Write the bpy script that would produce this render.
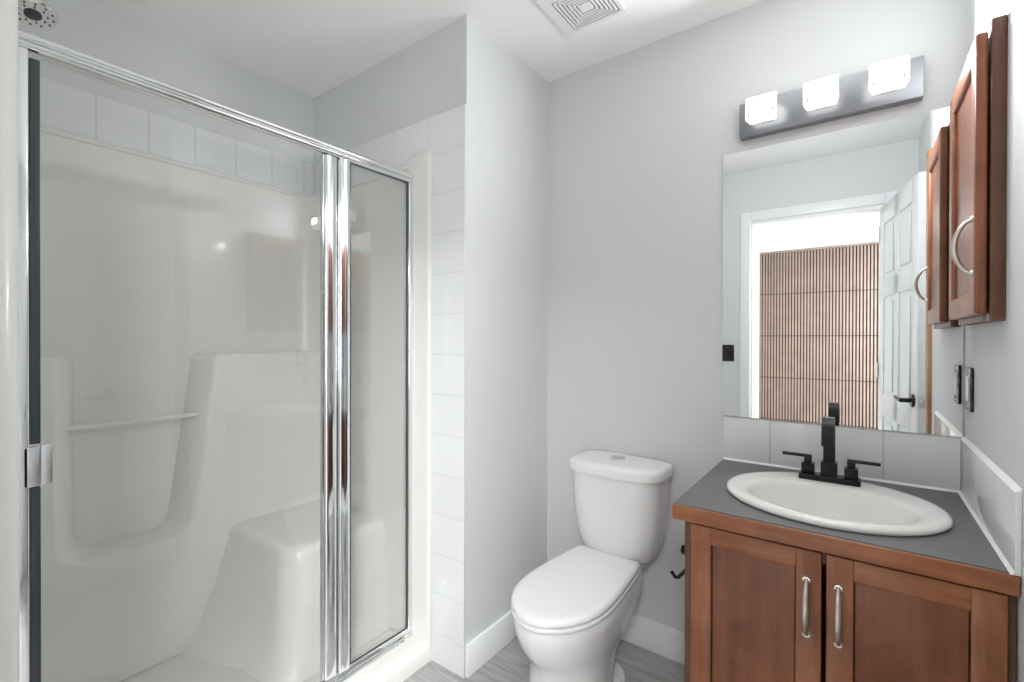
import bpy, bmesh, math
from mathutils import Vector, Matrix

for o in list(bpy.data.objects):
    bpy.data.objects.remove(o, do_unlink=True)
scene = bpy.context.scene
C = scene.collection
PI = math.pi

# ------------------------------------------------------------------ camera
cam_data = bpy.data.cameras.new('camera')
cam_data.sensor_width = 36.0
cam_data.lens = 469.46 / 1024 * 36.0
cam_data.clip_start = 0.02
cam = bpy.data.objects.new('camera', cam_data)
C.objects.link(cam)
cam.matrix_world = (Matrix.Translation((0, 0, 1.25)) @ Matrix.Rotation(0.6371, 4, 'Z')
                    @ Matrix.Rotation(PI / 2 - 0.0042, 4, 'X') @ Matrix.Rotation(0.0023, 4, 'Z'))
scene.camera = cam

# ------------------------------------------------------------------ world, exposure, added fill lights
world = bpy.data.worlds.new('world')
scene.world = world
world.use_nodes = True
world.node_tree.nodes['Background'].inputs[0].default_value = (0.9, 0.95, 1.0, 1)
world.node_tree.nodes['Background'].inputs[1].default_value = 1.0
scene.view_settings.view_transform = 'Standard'
scene.view_settings.look = 'None'
scene.view_settings.gamma = 1.0
scene.view_settings.use_curve_mapping = False
scene.view_settings.exposure = 0.24
scene.cycles.max_bounces = 14
scene.cycles.diffuse_bounces = 8
scene.cycles.glossy_bounces = 6
scene.cycles.transmission_bounces = 8
scene.cycles.transparent_max_bounces = 16

SHADE_GLOW = 1.7       # vanity lamp glass
LAMP_POWER = 3.3       # light each vanity shade throws forward into the room
CEILING_FILL_POWER = 148.0 # added ceiling fill in the room behind the doorway
WINDOW_FILL_POWER = 75.0   # added fill from a made-up window behind the doorway


def area_light(name, loc, rot, sx, sy, power, color=(1, 1, 1)):
    d = bpy.data.lights.new(name, 'AREA')
    d.shape = 'RECTANGLE'
    d.size, d.size_y = sx, sy
    d.energy = power
    d.color = color
    o = bpy.data.objects.new(name, d)
    C.objects.link(o)
    o.location = loc
    o.rotation_euler = rot
    return o


# fill light at an added, unseen window (window opening is in wall_bedroom_right)
area_light('window_fill_light', (1.56, -1.25, 1.45), (0, PI / 2, 0), 1.5, 1.4, WINDOW_FILL_POWER, (0.94, 0.97, 1.0))

# unseen fill light added under the same room's ceiling, no fixture
area_light('bedroom_fill_light', (.75, -.95, 2.435), (0, 0, 0), .9, .9, CEILING_FILL_POWER, (0.97, 0.985, 1.0))

# ------------------------------------------------------------------ dimensions (metres)
XS, YE, YB, H = -1.164, 1.289, 1.851, 2.44     # niche side wall, shower end wall, back wall, ceiling
XL, XR = -2.179, 0.243                          # shower long wall, right wall
YF = 0.035                                      # bathroom face of the doorway wall
YN = 0.110                                      # near end of the shower recess


# ------------------------------------------------------------------ materials
def new_mat(name):
    m = bpy.data.materials.new(name)
    m.use_nodes = True
    return m, m.node_tree.nodes, m.node_tree.links, m.node_tree.nodes['Principled BSDF']


def plain(name, col, rough=0.5, metal=0.0, bump=0.0, bscale=200.0, spec=0.5, coat=0.0, vary=0.0, vscale=6.0):
    m, N, L, b = new_mat(name)
    b.inputs['Base Color'].default_value = (*col, 1)
    b.inputs['Roughness'].default_value = rough
    b.inputs['Metallic'].default_value = metal
    b.inputs['Specular IOR Level'].default_value = spec
    b.inputs['Coat Weight'].default_value = coat
    b.inputs['Coat Roughness'].default_value = 0.08
    tc = N.new('ShaderNodeTexCoord')
    nz = N.new('ShaderNodeTexNoise')
    nz.inputs['Scale'].default_value = bscale if bump else vscale
    nz.inputs['Detail'].default_value = 3
    L.new(tc.outputs['Object'], nz.inputs['Vector'])
    if bump:
        bp = N.new('ShaderNodeBump')
        bp.inputs['Strength'].default_value = bump
        bp.inputs['Distance'].default_value = 0.002
        L.new(nz.outputs['Fac'], bp.inputs['Height'])
        L.new(bp.outputs['Normal'], b.inputs['Normal'])
    if vary:
        mx = N.new('ShaderNodeMixRGB')
        mx.inputs[1].default_value = (*[c * (1 - vary) for c in col], 1)
        mx.inputs[2].default_value = (*[min(1, c * (1 + vary)) for c in col], 1)
        L.new(nz.outputs['Fac'], mx.inputs[0])
        L.new(mx.outputs[0], b.inputs['Base Color'])
    return m


def stipple(name, col):
    m, N, L, b = new_mat(name)
    b.inputs['Base Color'].default_value = (*col, 1)
    b.inputs['Roughness'].default_value = 0.9
    tc = N.new('ShaderNodeTexCoord')
    nz = N.new('ShaderNodeTexNoise')
    nz.inputs['Scale'].default_value = 75
    nz.inputs['Detail'].default_value = 4
    nz.inputs['Roughness'].default_value = 0.65
    L.new(tc.outputs['Object'], nz.inputs['Vector'])
    bp = N.new('ShaderNodeBump')
    bp.inputs['Strength'].default_value = 0.55
    bp.inputs['Distance'].default_value = 0.004
    L.new(nz.outputs['Fac'], bp.inputs['Height'])
    L.new(bp.outputs['Normal'], b.inputs['Normal'])
    return m


def wood(name, dark, light, rough=0.35, axis='Z', scale=1.0, coat=0.08):
    """Stained wood: grain stretched along one axis of the object."""
    m, N, L, b = new_mat(name)
    tc = N.new('ShaderNodeTexCoord')
    mp = N.new('ShaderNodeMapping')
    s = {'X': (2.5, 34, 34), 'Y': (34, 2.5, 34), 'Z': (34, 34, 2.5)}[axis]
    mp.inputs['Scale'].default_value = tuple(v * scale for v in s)
    L.new(tc.outputs['Object'], mp.inputs['Vector'])
    nz = N.new('ShaderNodeTexNoise')
    nz.inputs['Scale'].default_value = 1.6
    nz.inputs['Detail'].default_value = 7
    nz.inputs['Roughness'].default_value = 0.62
    nz.inputs['Distortion'].default_value = 0.5
    L.new(mp.outputs[0], nz.inputs['Vector'])
    n2 = N.new('ShaderNodeTexNoise')        # blotchy stain
    n2.inputs['Scale'].default_value = 9
    n2.inputs['Detail'].default_value = 2
    L.new(tc.outputs['Object'], n2.inputs['Vector'])
    ad = N.new('ShaderNodeMath')
    ad.operation = 'ADD'
    L.new(nz.outputs['Fac'], ad.inputs[0])
    L.new(n2.outputs['Fac'], ad.inputs[1])
    rm = N.new('ShaderNodeValToRGB')
    rm.color_ramp.elements[0].position = 0.36
    rm.color_ramp.elements[0].color = (*dark, 1)
    rm.color_ramp.elements[1].position = 0.64
    rm.color_ramp.elements[1].color = (*light, 1)
    hf = N.new('ShaderNodeMath')
    hf.operation = 'MULTIPLY'
    hf.inputs[1].default_value = 0.5
    L.new(ad.outputs[0], hf.inputs[0])
    L.new(hf.outputs[0], rm.inputs[0])
    L.new(rm.outputs[0], b.inputs['Base Color'])
    b.inputs['Roughness'].default_value = rough
    b.inputs['Coat Weight'].default_value = coat
    b.inputs['Specular IOR Level'].default_value = 0.35
    b.inputs['Coat Roughness'].default_value = 0.22
    return m


def tile(name, u, v, w, h, u0, v0, col=(0.80, 0.81, 0.81), grout=(0.70, 0.70, 0.69), mortar=0.0018):
    """Glazed rectangular tile in a straight grid, in the plane of axes u and v."""
    m, N, L, b = new_mat(name)
    tc = N.new('ShaderNodeTexCoord')
    sp = N.new('ShaderNodeSeparateXYZ')
    L.new(tc.outputs['Object'], sp.inputs[0])
    cb = N.new('ShaderNodeCombineXYZ')
    for k, (ax, off) in enumerate(((u, u0), (v, v0))):
        a = N.new('ShaderNodeMath')
        a.operation = 'ADD'
        a.inputs[1].default_value = -off
        L.new(sp.outputs[ax], a.inputs[0])
        L.new(a.outputs[0], cb.inputs[k])
    br = N.new('ShaderNodeTexBrick')
    br.offset = 0
    br.inputs['Scale'].default_value = 1.0
    br.inputs['Mortar Size'].default_value = mortar
    br.inputs['Mortar Smooth'].default_value = 0.2
    br.inputs['Brick Width'].default_value = w
    br.inputs['Row Height'].default_value = h
    br.inputs['Color1'].default_value = (*col, 1)
    br.inputs['Color2'].default_value = (*[c * 0.985 for c in col], 1)
    br.inputs['Mortar'].default_value = (*grout, 1)
    L.new(cb.outputs[0], br.inputs['Vector'])
    L.new(br.outputs['Color'], b.inputs['Base Color'])
    bp = N.new('ShaderNodeBump')
    bp.invert = True
    bp.inputs['Strength'].default_value = 0.5
    bp.inputs['Distance'].default_value = 0.0015
    L.new(br.outputs['Fac'], bp.inputs['Height'])
    L.new(bp.outputs['Normal'], b.inputs['Normal'])
    b.inputs['Roughness'].default_value = 0.08
    return m


def planks(name):
    m, N, L, b = new_mat(name)
    tc = N.new('ShaderNodeTexCoord')
    br = N.new('ShaderNodeTexBrick')
    br.offset = 0.37
    br.inputs['Scale'].default_value = 1.0
    br.inputs['Mortar Size'].default_value = 0.0012
    br.inputs['Brick Width'].default_value = 1.2
    br.inputs['Row Height'].default_value = 0.18
    br.inputs['Color1'].default_value = (0.38, 0.375, 0.37, 1)
    br.inputs['Color2'].default_value = (0.47, 0.465, 0.46, 1)
    br.inputs['Mortar'].default_value = (0.29, 0.29, 0.285, 1)
    L.new(tc.outputs['Object'], br.inputs['Vector'])
    mp = N.new('ShaderNodeMapping')
    mp.inputs['Scale'].default_value = (3, 38, 1)
    L.new(tc.outputs['Object'], mp.inputs['Vector'])
    nz = N.new('ShaderNodeTexNoise')
    nz.inputs['Scale'].default_value = 1.5
    nz.inputs['Detail'].default_value = 6
    nz.inputs['Distortion'].default_value = 0.8
    L.new(mp.outputs[0], nz.inputs['Vector'])
    rm = N.new('ShaderNodeValToRGB')
    rm.color_ramp.elements[0].position = 0.3
    rm.color_ramp.elements[0].color = (0.72, 0.72, 0.72, 1)
    rm.color_ramp.elements[1].position = 0.7
    rm.color_ramp.elements[1].color = (1.12, 1.12, 1.11, 1)
    L.new(nz.outputs['Fac'], rm.inputs[0])
    mx = N.new('ShaderNodeMixRGB')
    mx.blend_type = 'MULTIPLY'
    mx.inputs[0].default_value = 1
    L.new(br.outputs['Color'], mx.inputs[1])
    L.new(rm.outputs[0], mx.inputs[2])
    L.new(mx.outputs[0], b.inputs['Base Color'])
    b.inputs['Roughness'].default_value = 0.42
    return m


def glass(name, tint):
    m = bpy.data.materials.new(name)
    m.use_nodes = True
    N, L = m.node_tree.nodes, m.node_tree.links
    N.clear()
    out = N.new('ShaderNodeOutputMaterial')
    mix = N.new('ShaderNodeMixShader')
    fr = N.new('ShaderNodeFresnel')
    geo = N.new('ShaderNodeNewGeometry')      # both faces of the sheet reflect alike
    ior = N.new('ShaderNodeMix')
    ior.inputs[2].default_value = 1.5
    ior.inputs[3].default_value = 1 / 1.5
    L.new(geo.outputs['Backfacing'], ior.inputs[0])
    L.new(ior.outputs[0], fr.inputs['IOR'])
    tr = N.new('ShaderNodeBsdfTransparent')
    tr.inputs[0].default_value = (*tint, 1)
    gl = N.new('ShaderNodeBsdfGlossy')
    gl.inputs['Roughness'].default_value = 0.0
    L.new(fr.outputs[0], mix.inputs[0])
    L.new(tr.outputs[0], mix.inputs[1])
    L.new(gl.outputs[0], mix.inputs[2])
    L.new(mix.outputs[0], out.inputs[0])
    return m


def glow(name, col, strength):
    m = bpy.data.materials.new(name)
    m.use_nodes = True
    N, L = m.node_tree.nodes, m.node_tree.links
    b = N['Principled BSDF']
    b.inputs['Base Color'].default_value = (0.9, 0.9, 0.9, 1)
    b.inputs['Emission Color'].default_value = (*col, 1)
    b.inputs['Emission Strength'].default_value = strength
    return m


M = {}
M['paint'] = plain('grey_wall_paint', (0.68, 0.69, 0.695), 0.6, bump=0.12, bscale=260)
M['white_paint'] = plain('white_room_paint', (0.84, 0.84, 0.83), 0.6, bump=0.1, bscale=260)
M['ceiling'] = stipple('stippled_ceiling', (0.93, 0.93, 0.915))
M['trim'] = plain('white_trim_paint', (0.85, 0.86, 0.87), 0.35, vary=0.01)
M['floor'] = planks('grey_vinyl_planks')
M['bounce_cut_paint'] = plain('bounce_cut_grey', (0.50, 0.50, 0.50), 0.6, bump=0.1, bscale=260)  # grey picked to cut light bouncing off the unseen left wall
M['door_paint'] = plain('white_door_paint', (0.70, 0.71, 0.72), 0.38, bump=0.05, bscale=120)
M['acrylic'] = plain('bone_white_acrylic', (0.80, 0.79, 0.755), 0.32, vary=0.012, coat=0.12)
M['chrome'] = plain('polished_chrome', (0.82, 0.83, 0.84), 0.09, metal=1.0, vary=0.02)
M['satin'] = plain('satin_aluminium', (0.72, 0.73, 0.75), 0.28, metal=1.0, vary=0.02)
M['nickel'] = plain('brushed_nickel', (0.60, 0.56, 0.51), 0.28, metal=1.0, vary=0.04, vscale=60)
M['gunmetal'] = plain('grey_brushed_metal', (0.30, 0.31, 0.33), 0.33, metal=1.0, vary=0.05, vscale=30)
M['gasket'] = plain('dark_rubber_gasket', (0.045, 0.058, 0.066), 0.3, vary=0.1)
M['glass'] = glass('shower_glass', (0.94, 0.945, 0.941))
M['mirror'] = plain('mirror_silver', (0.90, 0.915, 0.91), 0.0, metal=1.0)
M['mirror_edge'] = plain('mirror_edge', (0.45, 0.52, 0.50), 0.2)
M['porcelain'] = plain('white_porcelain', (0.83, 0.83, 0.825), 0.14, vary=0.006, coat=0.3)
M['sink_china'] = plain('sink_china', (0.84, 0.835, 0.81), 0.22, vary=0.006, coat=0.15)
M['seat_plastic'] = plain('white_seat_plastic', (0.83, 0.83, 0.83), 0.24, vary=0.006)
M['laminate'] = plain('grey_laminate', (0.152, 0.152, 0.152), 0.42, vary=0.09, vscale=160)
M['caulk'] = plain('white_caulk', (0.90, 0.90, 0.89), 0.5, vary=0.01)
M['black'] = plain('matte_black_metal', (0.018, 0.019, 0.021), 0.3, metal=0.6, vary=0.1)
M['black_plastic'] = plain('black_plastic', (0.012, 0.012, 0.013), 0.22, vary=0.1)
M['white_plastic'] = plain('white_plastic', (0.82, 0.82, 0.82), 0.35, vary=0.01)
M['vent_shade'] = plain('painted_vent_shade', (0.10, 0.10, 0.10), 0.8, vary=0.1)
M['nozzle'] = plain('dark_nozzle_rubber', (0.055, 0.055, 0.058), 0.5, vary=0.1)
M['cherry'] = wood('cherry_stained_wood', (0.20, 0.068, 0.030), (0.37, 0.145, 0.070), 0.36, 'Z')
M['cherry_x'] = wood('cherry_stained_wood_level_grain', (0.21, 0.072, 0.032), (0.38, 0.152, 0.074), 0.36, 'X')
M['cherry_y'] = wood('cherry_stained_wood_depth_grain', (0.21, 0.072, 0.032), (0.38, 0.152, 0.074), 0.36, 'Y')
M['cherry_panel'] = wood('cherry_panel_wood', (0.15, 0.048, 0.021), (0.27, 0.098, 0.047), 0.34, 'Z', 0.8)
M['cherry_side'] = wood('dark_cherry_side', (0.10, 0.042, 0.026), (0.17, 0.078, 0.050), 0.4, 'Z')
M['bare_wood'] = wood('bare_brown_wood', (0.34, 0.17, 0.075), (0.45, 0.25, 0.12), 0.5, 'Z')
M['slat'] = wood('pale_pinkish_slats', (0.205, 0.150, 0.124), (0.255, 0.194, 0.162), 0.5, 'Z', 0.6, 0.0)
M['felt'] = plain('dark_felt_backing', (0.020, 0.012, 0.010), 0.9, bump=0.2, bscale=300)
M['shade'] = glow('lit_frosted_glass', (1.0, 0.985, 0.96), SHADE_GLOW)
M['strike'] = M['satin']


# ------------------------------------------------------------------ mesh helpers
def bm_box(bm, x0, x1, y0, y1, z0, z1, bev=0.0, seg=2, mi=0):
    vs = [bm.verts.new((x, y, z)) for x in (x0, x1) for y in (y0, y1) for z in (z0, z1)]
    idx = [(0, 1, 3, 2), (4, 6, 7, 5), (0, 4, 5, 1), (2, 3, 7, 6), (0, 2, 6, 4), (1, 5, 7, 3)]
    fs = [bm.faces.new([vs[i] for i in f]) for f in idx]
    for f in fs:
        f.material_index = mi
    if bev > 0:
        es = list({e for f in fs for e in f.edges})
        r = bmesh.ops.bevel(bm, geom=es, offset=bev, segments=seg, affect='EDGES', profile=0.5, clamp_overlap=True)
        for f in r['faces']:
            f.material_index = mi
    return fs


def bm_loft(bm, rings, cap=True, closed=False, mi=0):
    """rings: lists of 3-D points of equal length; joined in order."""
    vr = [[bm.verts.new(p) for p in r] for r in rings]
    n = len(vr[0])
    fs = []
    m = len(vr)
    for i in range(m if closed else m - 1):
        a, b = vr[i], vr[(i + 1) % m]
        for k in range(n):
            fs.append(bm.faces.new((a[k], a[(k + 1) % n], b[(k + 1) % n], b[k])))
    if cap and not closed:
        fs.append(bm.faces.new(list(reversed(vr[0]))))
        fs.append(bm.faces.new(vr[-1]))
    for f in fs:
        f.material_index = mi
    return fs


def bm_extrude(bm, pts, axis, a0, a1, bev=0.0, seg=2, mi=0):
    """Extrude a 2-D outline along an axis. axis 'X': pts are (y,z); 'Y': (x,z); 'Z': (x,y)."""
    def P(p, a):
        return {'X': (a, p[0], p[1]), 'Y': (p[0], a, p[1]), 'Z': (p[0], p[1], a)}[axis]
    fs = bm_loft(bm, [[P(p, a0) for p in pts], [P(p, a1) for p in pts]], mi=mi)
    if bev:
        caps = fs[-2:]
        es = list({e for f in caps for e in f.edges})
        bmesh.ops.bevel(bm, geom=es, offset=bev, segments=seg, affect='EDGES', profile=0.5, clamp_overlap=True)
    return fs


def bm_cyl(bm, c, axis, r, h, n=32, bev=0.0, r2=None):
    """Cylinder from centre of its base along axis ('X','Y','Z'), signed height."""
    r2 = r if r2 is None else r2
    prof = [(r, 0), (r2, h)]
    if bev:
        s = 1 if h > 0 else -1
        prof = [(r, 0), (r2, h - s * bev), (r2 - bev * 0.3, h - s * bev * 0.3), (r2 - bev, h)]
    bm_lathe(bm, c, axis, prof, n)


def bm_lathe(bm, c, axis, prof, n=32):
    rings = []
    for r, h in prof:
        ring = []
        for k in range(n):
            t = 2 * PI * k / n
            a, b = r * math.cos(t), r * math.sin(t)
            p = {'Z': (a, b, h), 'X': (h, a, b), 'Y': (b, h, a)}[axis]
            ring.append((c[0] + p[0], c[1] + p[1], c[2] + p[2]))
        rings.append(ring)
    bm_loft(bm, rings)


def bm_tube(bm, path, r, n=12, flat=None):
    """Round tube along a path. r may be a list of radii."""
    P = [Vector(p) for p in path]
    rings = []
    prev = None
    for i, p in enumerate(P):
        t = (P[min(i + 1, len(P) - 1)] - P[max(i - 1, 0)]).normalized()
        if prev is None:
            up = Vector((0, 0, 1)) if abs(t.z) < 0.9 else Vector((1, 0, 0))
        else:
            up = prev
        s = t.cross(up).normalized()
        u = s.cross(t).normalized()
        prev = u
        rr = r[i] if isinstance(r, (list, tuple)) else r
        ru = rr * (flat or 1)
        rings.append([tuple(p + s * (rr * math.cos(2 * PI * k / n)) + u * (ru * math.sin(2 * PI * k / n)))
                      for k in range(n)])
    bm_loft(bm, rings)


def rrect(x0, x1, y0, y1, r, n=6):
    """Rounded rectangle outline; r is one radius or four (x1y1, x0y1, x0y0, x1y0)."""
    rs = r if isinstance(r, (list, tuple)) else (r,) * 4
    pts = []
    for (sx, sy, a0), q in zip(((1, 1, 0), (-1, 1, 90), (-1, -1, 180), (1, -1, 270)), rs):
        cx = x1 - q if sx > 0 else x0 + q
        cy = y1 - q if sy > 0 else y0 + q
        for k in range(n + 1):
            a = math.radians(a0 + 90 * k / n)
            pts.append((cx + q * math.cos(a), cy + q * math.sin(a)))
    return pts


def obj(name, bm, mats, parent=None, smooth=40, recalc=True):
    if recalc:
        bmesh.ops.recalc_face_normals(bm, faces=bm.faces)
    me = bpy.data.meshes.new(name)
    if parent is not None and not parent.get('local_frame'):
        off = Vector((0, 0, 0))
        p = parent
        while p is not None:
            off += p.location
            p = p.parent
        bmesh.ops.translate(bm, verts=bm.verts, vec=-off)
    bm.to_mesh(me)
    bm.free()
    for m in (mats if isinstance(mats, (list, tuple)) else [mats]):
        me.materials.append(m)
    if smooth:
        for p in me.polygons:
            p.use_smooth = True
        me.set_sharp_from_angle(angle=math.radians(smooth))
    o = bpy.data.objects.new(name, me)
    C.objects.link(o)
    if parent is not None:
        o.parent = parent
    return o


def tag(o, label=None, cat=None, group=None, kind=None):
    if label:
        o['label'] = label
    if cat:
        o['category'] = cat
    if group:
        o['group'] = group
    if kind:
        o['kind'] = kind
    return o


def thing(name, label, cat, loc=(0, 0, 0), rz=0.0, group=None):
    o = bpy.data.objects.new(name, None)
    C.objects.link(o)
    o.empty_display_size = 0.1
    o.location = loc
    o.rotation_euler = (0, 0, rz)
    return tag(o, label, cat, group)


def boxes(name, mat, lst, parent=None, bev=0.0, seg=2):
    bm = bmesh.new()
    for b in lst:
        bm_box(bm, *b, bev=bev, seg=seg)
    return obj(name, bm, mat, parent)


def struct(name, mat, lst, label, cat, bev=0.0):
    return tag(boxes(name, mat, lst, None, bev), label, cat, kind='structure')


# ================================================================== SETTING
HX0, HX1, HY0, HY1 = -2.5, 1.5, -2.62, YF - 0.12    # the room beyond the doorway
struct('floor', M['floor'], [(HX0 - .3, HX1 + .1, HY0 - .1, YB + .1, -.08, 0)], 'light grey wood-look plank floor', 'floor')
struct('ceiling', M['ceiling'], [(HX0 - .3, HX1 + .1, HY0 - .1, YB + .1, H, H + .08)], 'white stippled ceiling', 'ceiling')
struct('wall_back', M['paint'], [(XS, XR, YB, YB + .1, 0, H)],
       'light grey wall behind the toilet and the vanity mirror', 'wall')
struct('wall_niche', M['paint'], [(XL - .1, XS, YE, YB + .1, 0, H)],
       'light grey wall corner between the shower and the toilet', 'wall')
struct('wall_left', M['paint'], [(XL - .1, XL, YF - .12, YE, 0, H)],
       'grey wall along the far long side of the shower', 'wall')
XD0 = .276                                      # the right wall sits a little further out beside the door
struct('wall_right', M['paint'], [(XR, XR + .1, .985, YB + .1, 0, H), (XD0, XR + .1, YF - .12, .985, 0, H)],
       'light grey wall right of the vanity holding the wooden cabinet', 'wall')
DX0, DX1, DZ = -0.622, 0.128, 2.075
struct('wall_front', M['paint'], [(XL, DX0, HY1, YF, 0, H), (DX1, XD0, HY1, YF, 0, H), (DX0, DX1, HY1, YF, DZ, H),
                                  (XL, XS - .004, YF, YN, 0, H)],
       'grey wall around the doorway seen in the mirror', 'wall')
# bedroom beyond the doorway
struct('wall_bedroom_far', M['white_paint'], [(HX0, HX1, HY0 - .1, HY0, 0, H)],
       'white wall behind the wooden slats seen in the mirror', 'wall')
struct('wall_bedroom_left', M['bounce_cut_paint'], [(HX0 - .1, HX0, HY0, HY1, 0, H), (HX0, XL, HY1, HY1 + .1, 0, H)],
       'left wall of the room beyond the doorway, greyed to cut bounced light', 'wall')
WY0, WY1, WZ0, WZ1 = -1.95, -0.55, 0.7, 2.2  # opening added to hold the fill light
struct('wall_bedroom_right', M['white_paint'],
       [(HX1, HX1 + .1, HY0, WY0, 0, H), (HX1, HX1 + .1, WY1, HY1 + .1, 0, H), (HX1, HX1 + .1, WY0, WY1, 0, WZ0),
        (HX1, HX1 + .1, WY0, WY1, WZ1, H), (XR + .1, HX1, HY1, HY1 + .1, 0, H)],
       'white right wall of the room beyond the doorway with an added window opening', 'wall')
wx0, wx1 = HX1 + .03, HX1 + .055
struct('added_window_1', M['trim'], [(wx0, wx1, WY0, WY0 + .05, WZ0, WZ1), (wx0, wx1, WY1 - .05, WY1, WZ0, WZ1),
                               (wx0, wx1, WY0 + .05, WY1 - .05, WZ0, WZ0 + .05),
                               (wx0, wx1, WY0 + .05, WY1 - .05, WZ1 - .05, WZ1),
                               (wx0, wx1, -1.275, -1.225, WZ0 + .05, WZ1 - .05)],
       'white frame of an added, unseen window in the room beyond the doorway', 'window')

# baseboards
def baseboard(name, boxlist, label):
    bm = bmesh.new()
    for b in boxlist:
        bm_box(bm, *b, bev=0.004, seg=2)
    return tag(obj(name, bm, M['trim']), label, 'baseboard', kind='structure')

baseboard('baseboard_niche', [(XS, XS + .013, YE - .002, YB, 0, .122)], 'white baseboard along the wall left of the toilet')
baseboard('baseboard_back', [(XS + .013, -.37, YB - .013, YB, 0, .122)], 'white baseboard on the wall behind the toilet')
baseboard('baseboard_front', [(XS + .02, DX0 - .07, YF, YF + .013, 0, .122)], 'white baseboard on the doorway wall')

# doorway lining and casing
bm = bmesh.new()
bm_box(bm, DX0, DX0 + .018, HY1, YF, 0, DZ)
bm_box(bm, DX1 - .018, DX1, HY1, YF, 0, DZ)
bm_box(bm, DX0 + .018, DX1 - .018, HY1, YF, DZ - .018, DZ)
bm_box(bm, DX0 + .018, DX0 + .03, HY1 + .03, YF - .042, 0, DZ - .018, bev=.002)     # door stop
for y0, y1 in ((YF, YF + .015), (HY1 - .015, HY1)):
    bm_box(bm, DX0 - .06, DX0 + .006, y0, y1, 0, DZ + .07, bev=.005, seg=3)
    bm_box(bm, DX1 - .006, DX1 + .06, y0, y1, 0, DZ + .07, bev=.005, seg=3)
    bm_box(bm, DX0 + .006, DX1 - .006, y0, y1, DZ + .004, DZ + .07, bev=.005, seg=3)
trim = tag(obj('trim_1', bm, M['trim']), 'white casing around the doorway seen in the mirror', 'door casing', kind='structure')
boxes('strike_plate', M['strike'], [(DX0 + .018, DX0 + .0195, YF - .036, YF - .004, .93, .99)], trim)

# brown strip on the right wall behind the open door
struct('trim_2', M['bare_wood'], [(.229, XR, 1.00, 1.075, 0, 2.05)],
       'narrow brown wood strip on the right wall behind the open door', 'wood trim', bev=.002)

# ------------------------------------------------------------------ six-panel door, opened against the right wall
HINGE = Vector((0.094, YF + .018, 0))
door_w = 0.715
ang = math.atan2(0.757 - HINGE.y, 0.222 - HINGE.x)
bm = bmesh.new()
T = .036
bm_box(bm, .002, door_w, -T + .006, -.006, .012, 2.045)
st, mid = .10, .085
pw = (door_w - 2 * st - mid) / 2
rows = [(.23, .80), (.93, 1.50), (1.61, 1.93)]
for y0, y1 in ((-.0065, 0), (-T, -T + .0065)):
    bm_box(bm, .002, st, y0, y1, .012, 2.045, bev=.003)
    bm_box(bm, door_w - st, door_w, y0, y1, .012, 2.045, bev=.003)
    bm_box(bm, st + pw, st + pw + mid, y0, y1, .012, 2.045, bev=.003)
    zc = [.012] + [z for r in rows for z in r] + [2.045]
    for k in range(0, len(zc), 2):
        bm_box(bm, st - .004, door_w - st + .004, y0, y1, zc[k], zc[k + 1], bev=.003)
    for r in rows:
        for x in (st, st + pw + mid):
            bm_box(bm, x + .028, x + pw - .028, y0 + .001, y1 - .001, r[0] + .028, r[1] - .028, bev=.004, seg=1)
door = obj('door_1', bm, M['door_paint'])
tag(door, 'white six-panel door standing open along the right wall, seen in the mirror', 'door', kind='structure')
door.location = HINGE
door.rotation_euler = (0, 0, ang)
door['local_frame'] = 1
hx, hz = door_w - .062, 0.955
for side in (1, -1):
    y = 0 if side > 0 else -T
    reach = 1.0 if side > 0 else 0.45
    bm = bmesh.new()
    bm_cyl(bm, (hx, y, hz), 'Y', .032, side * .010, 32, bev=.003)
    if side < 0:
        obj('handle_rose', bm, M['black'], door)
        continue
    bm_cyl(bm, (hx, y, hz), 'Y', .011, side * .05 * reach, 20)
    yy = y + side * .048 * reach
    bm_tube(bm, [(hx + .012, yy, hz), (hx - .01, yy, hz), (hx - .07, yy, hz + .002), (hx - .115, yy - side * .006 * reach, hz + .004)],
            [.010, .0105, .009, .008], 14)
    h = obj('lever_handle', bm, M['black'], door)
    h['label'] = 'black lever door handle'
bm = bmesh.new()
bm_box(bm, door_w, door_w + .0015, -T / 2 - .012, -T / 2 + .012, hz - .028, hz + .028, bev=.0006)
bm_cyl(bm, (door_w, -T / 2, hz), 'X', .009, .010, 16, bev=.003)
obj('latch', bm, M['satin'], door)
bm = bmesh.new()
for z in (.2, 1.02, 1.85):
    bm_cyl(bm, (0, .004, z), 'Z', .006, .09, 12)
obj('hinge', bm, M['satin'], door)
del door['local_frame']

# ------------------------------------------------------------------ wooden slat wall in the room beyond
slat = thing('slat_wall_panel', 'tall panel of pale vertical wood slats reflected in the mirror through the doorway', 'slat panel',
             (-.1, HY0, 0))
zrows = [(0.02, .312), (.320, .800), (.808, 1.290), (1.298, 1.780), (1.788, 2.262)]
pitch, sw = .0302, .0170
sx0 = -0.965
nsl = 72
for z0, z1 in zrows:
    bm = bmesh.new()
    bm_box(bm, sx0, sx0 + nsl * pitch, HY0, HY0 + .009, z0 - .004, z1 + .004, mi=1)
    for k in range(nsl):
        x = sx0 + .006 + k * pitch
        bm_box(bm, x, x + sw, HY0 + .009, HY0 + .021, z0, z1, mi=0)
    obj('slat_section', bm, [M['slat'], M['felt']], slat)
boxes('top_cap', M['slat'], [(sx0, sx0 + nsl * pitch, HY0, HY0 + .024, 2.268, 2.292)], slat)

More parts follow.
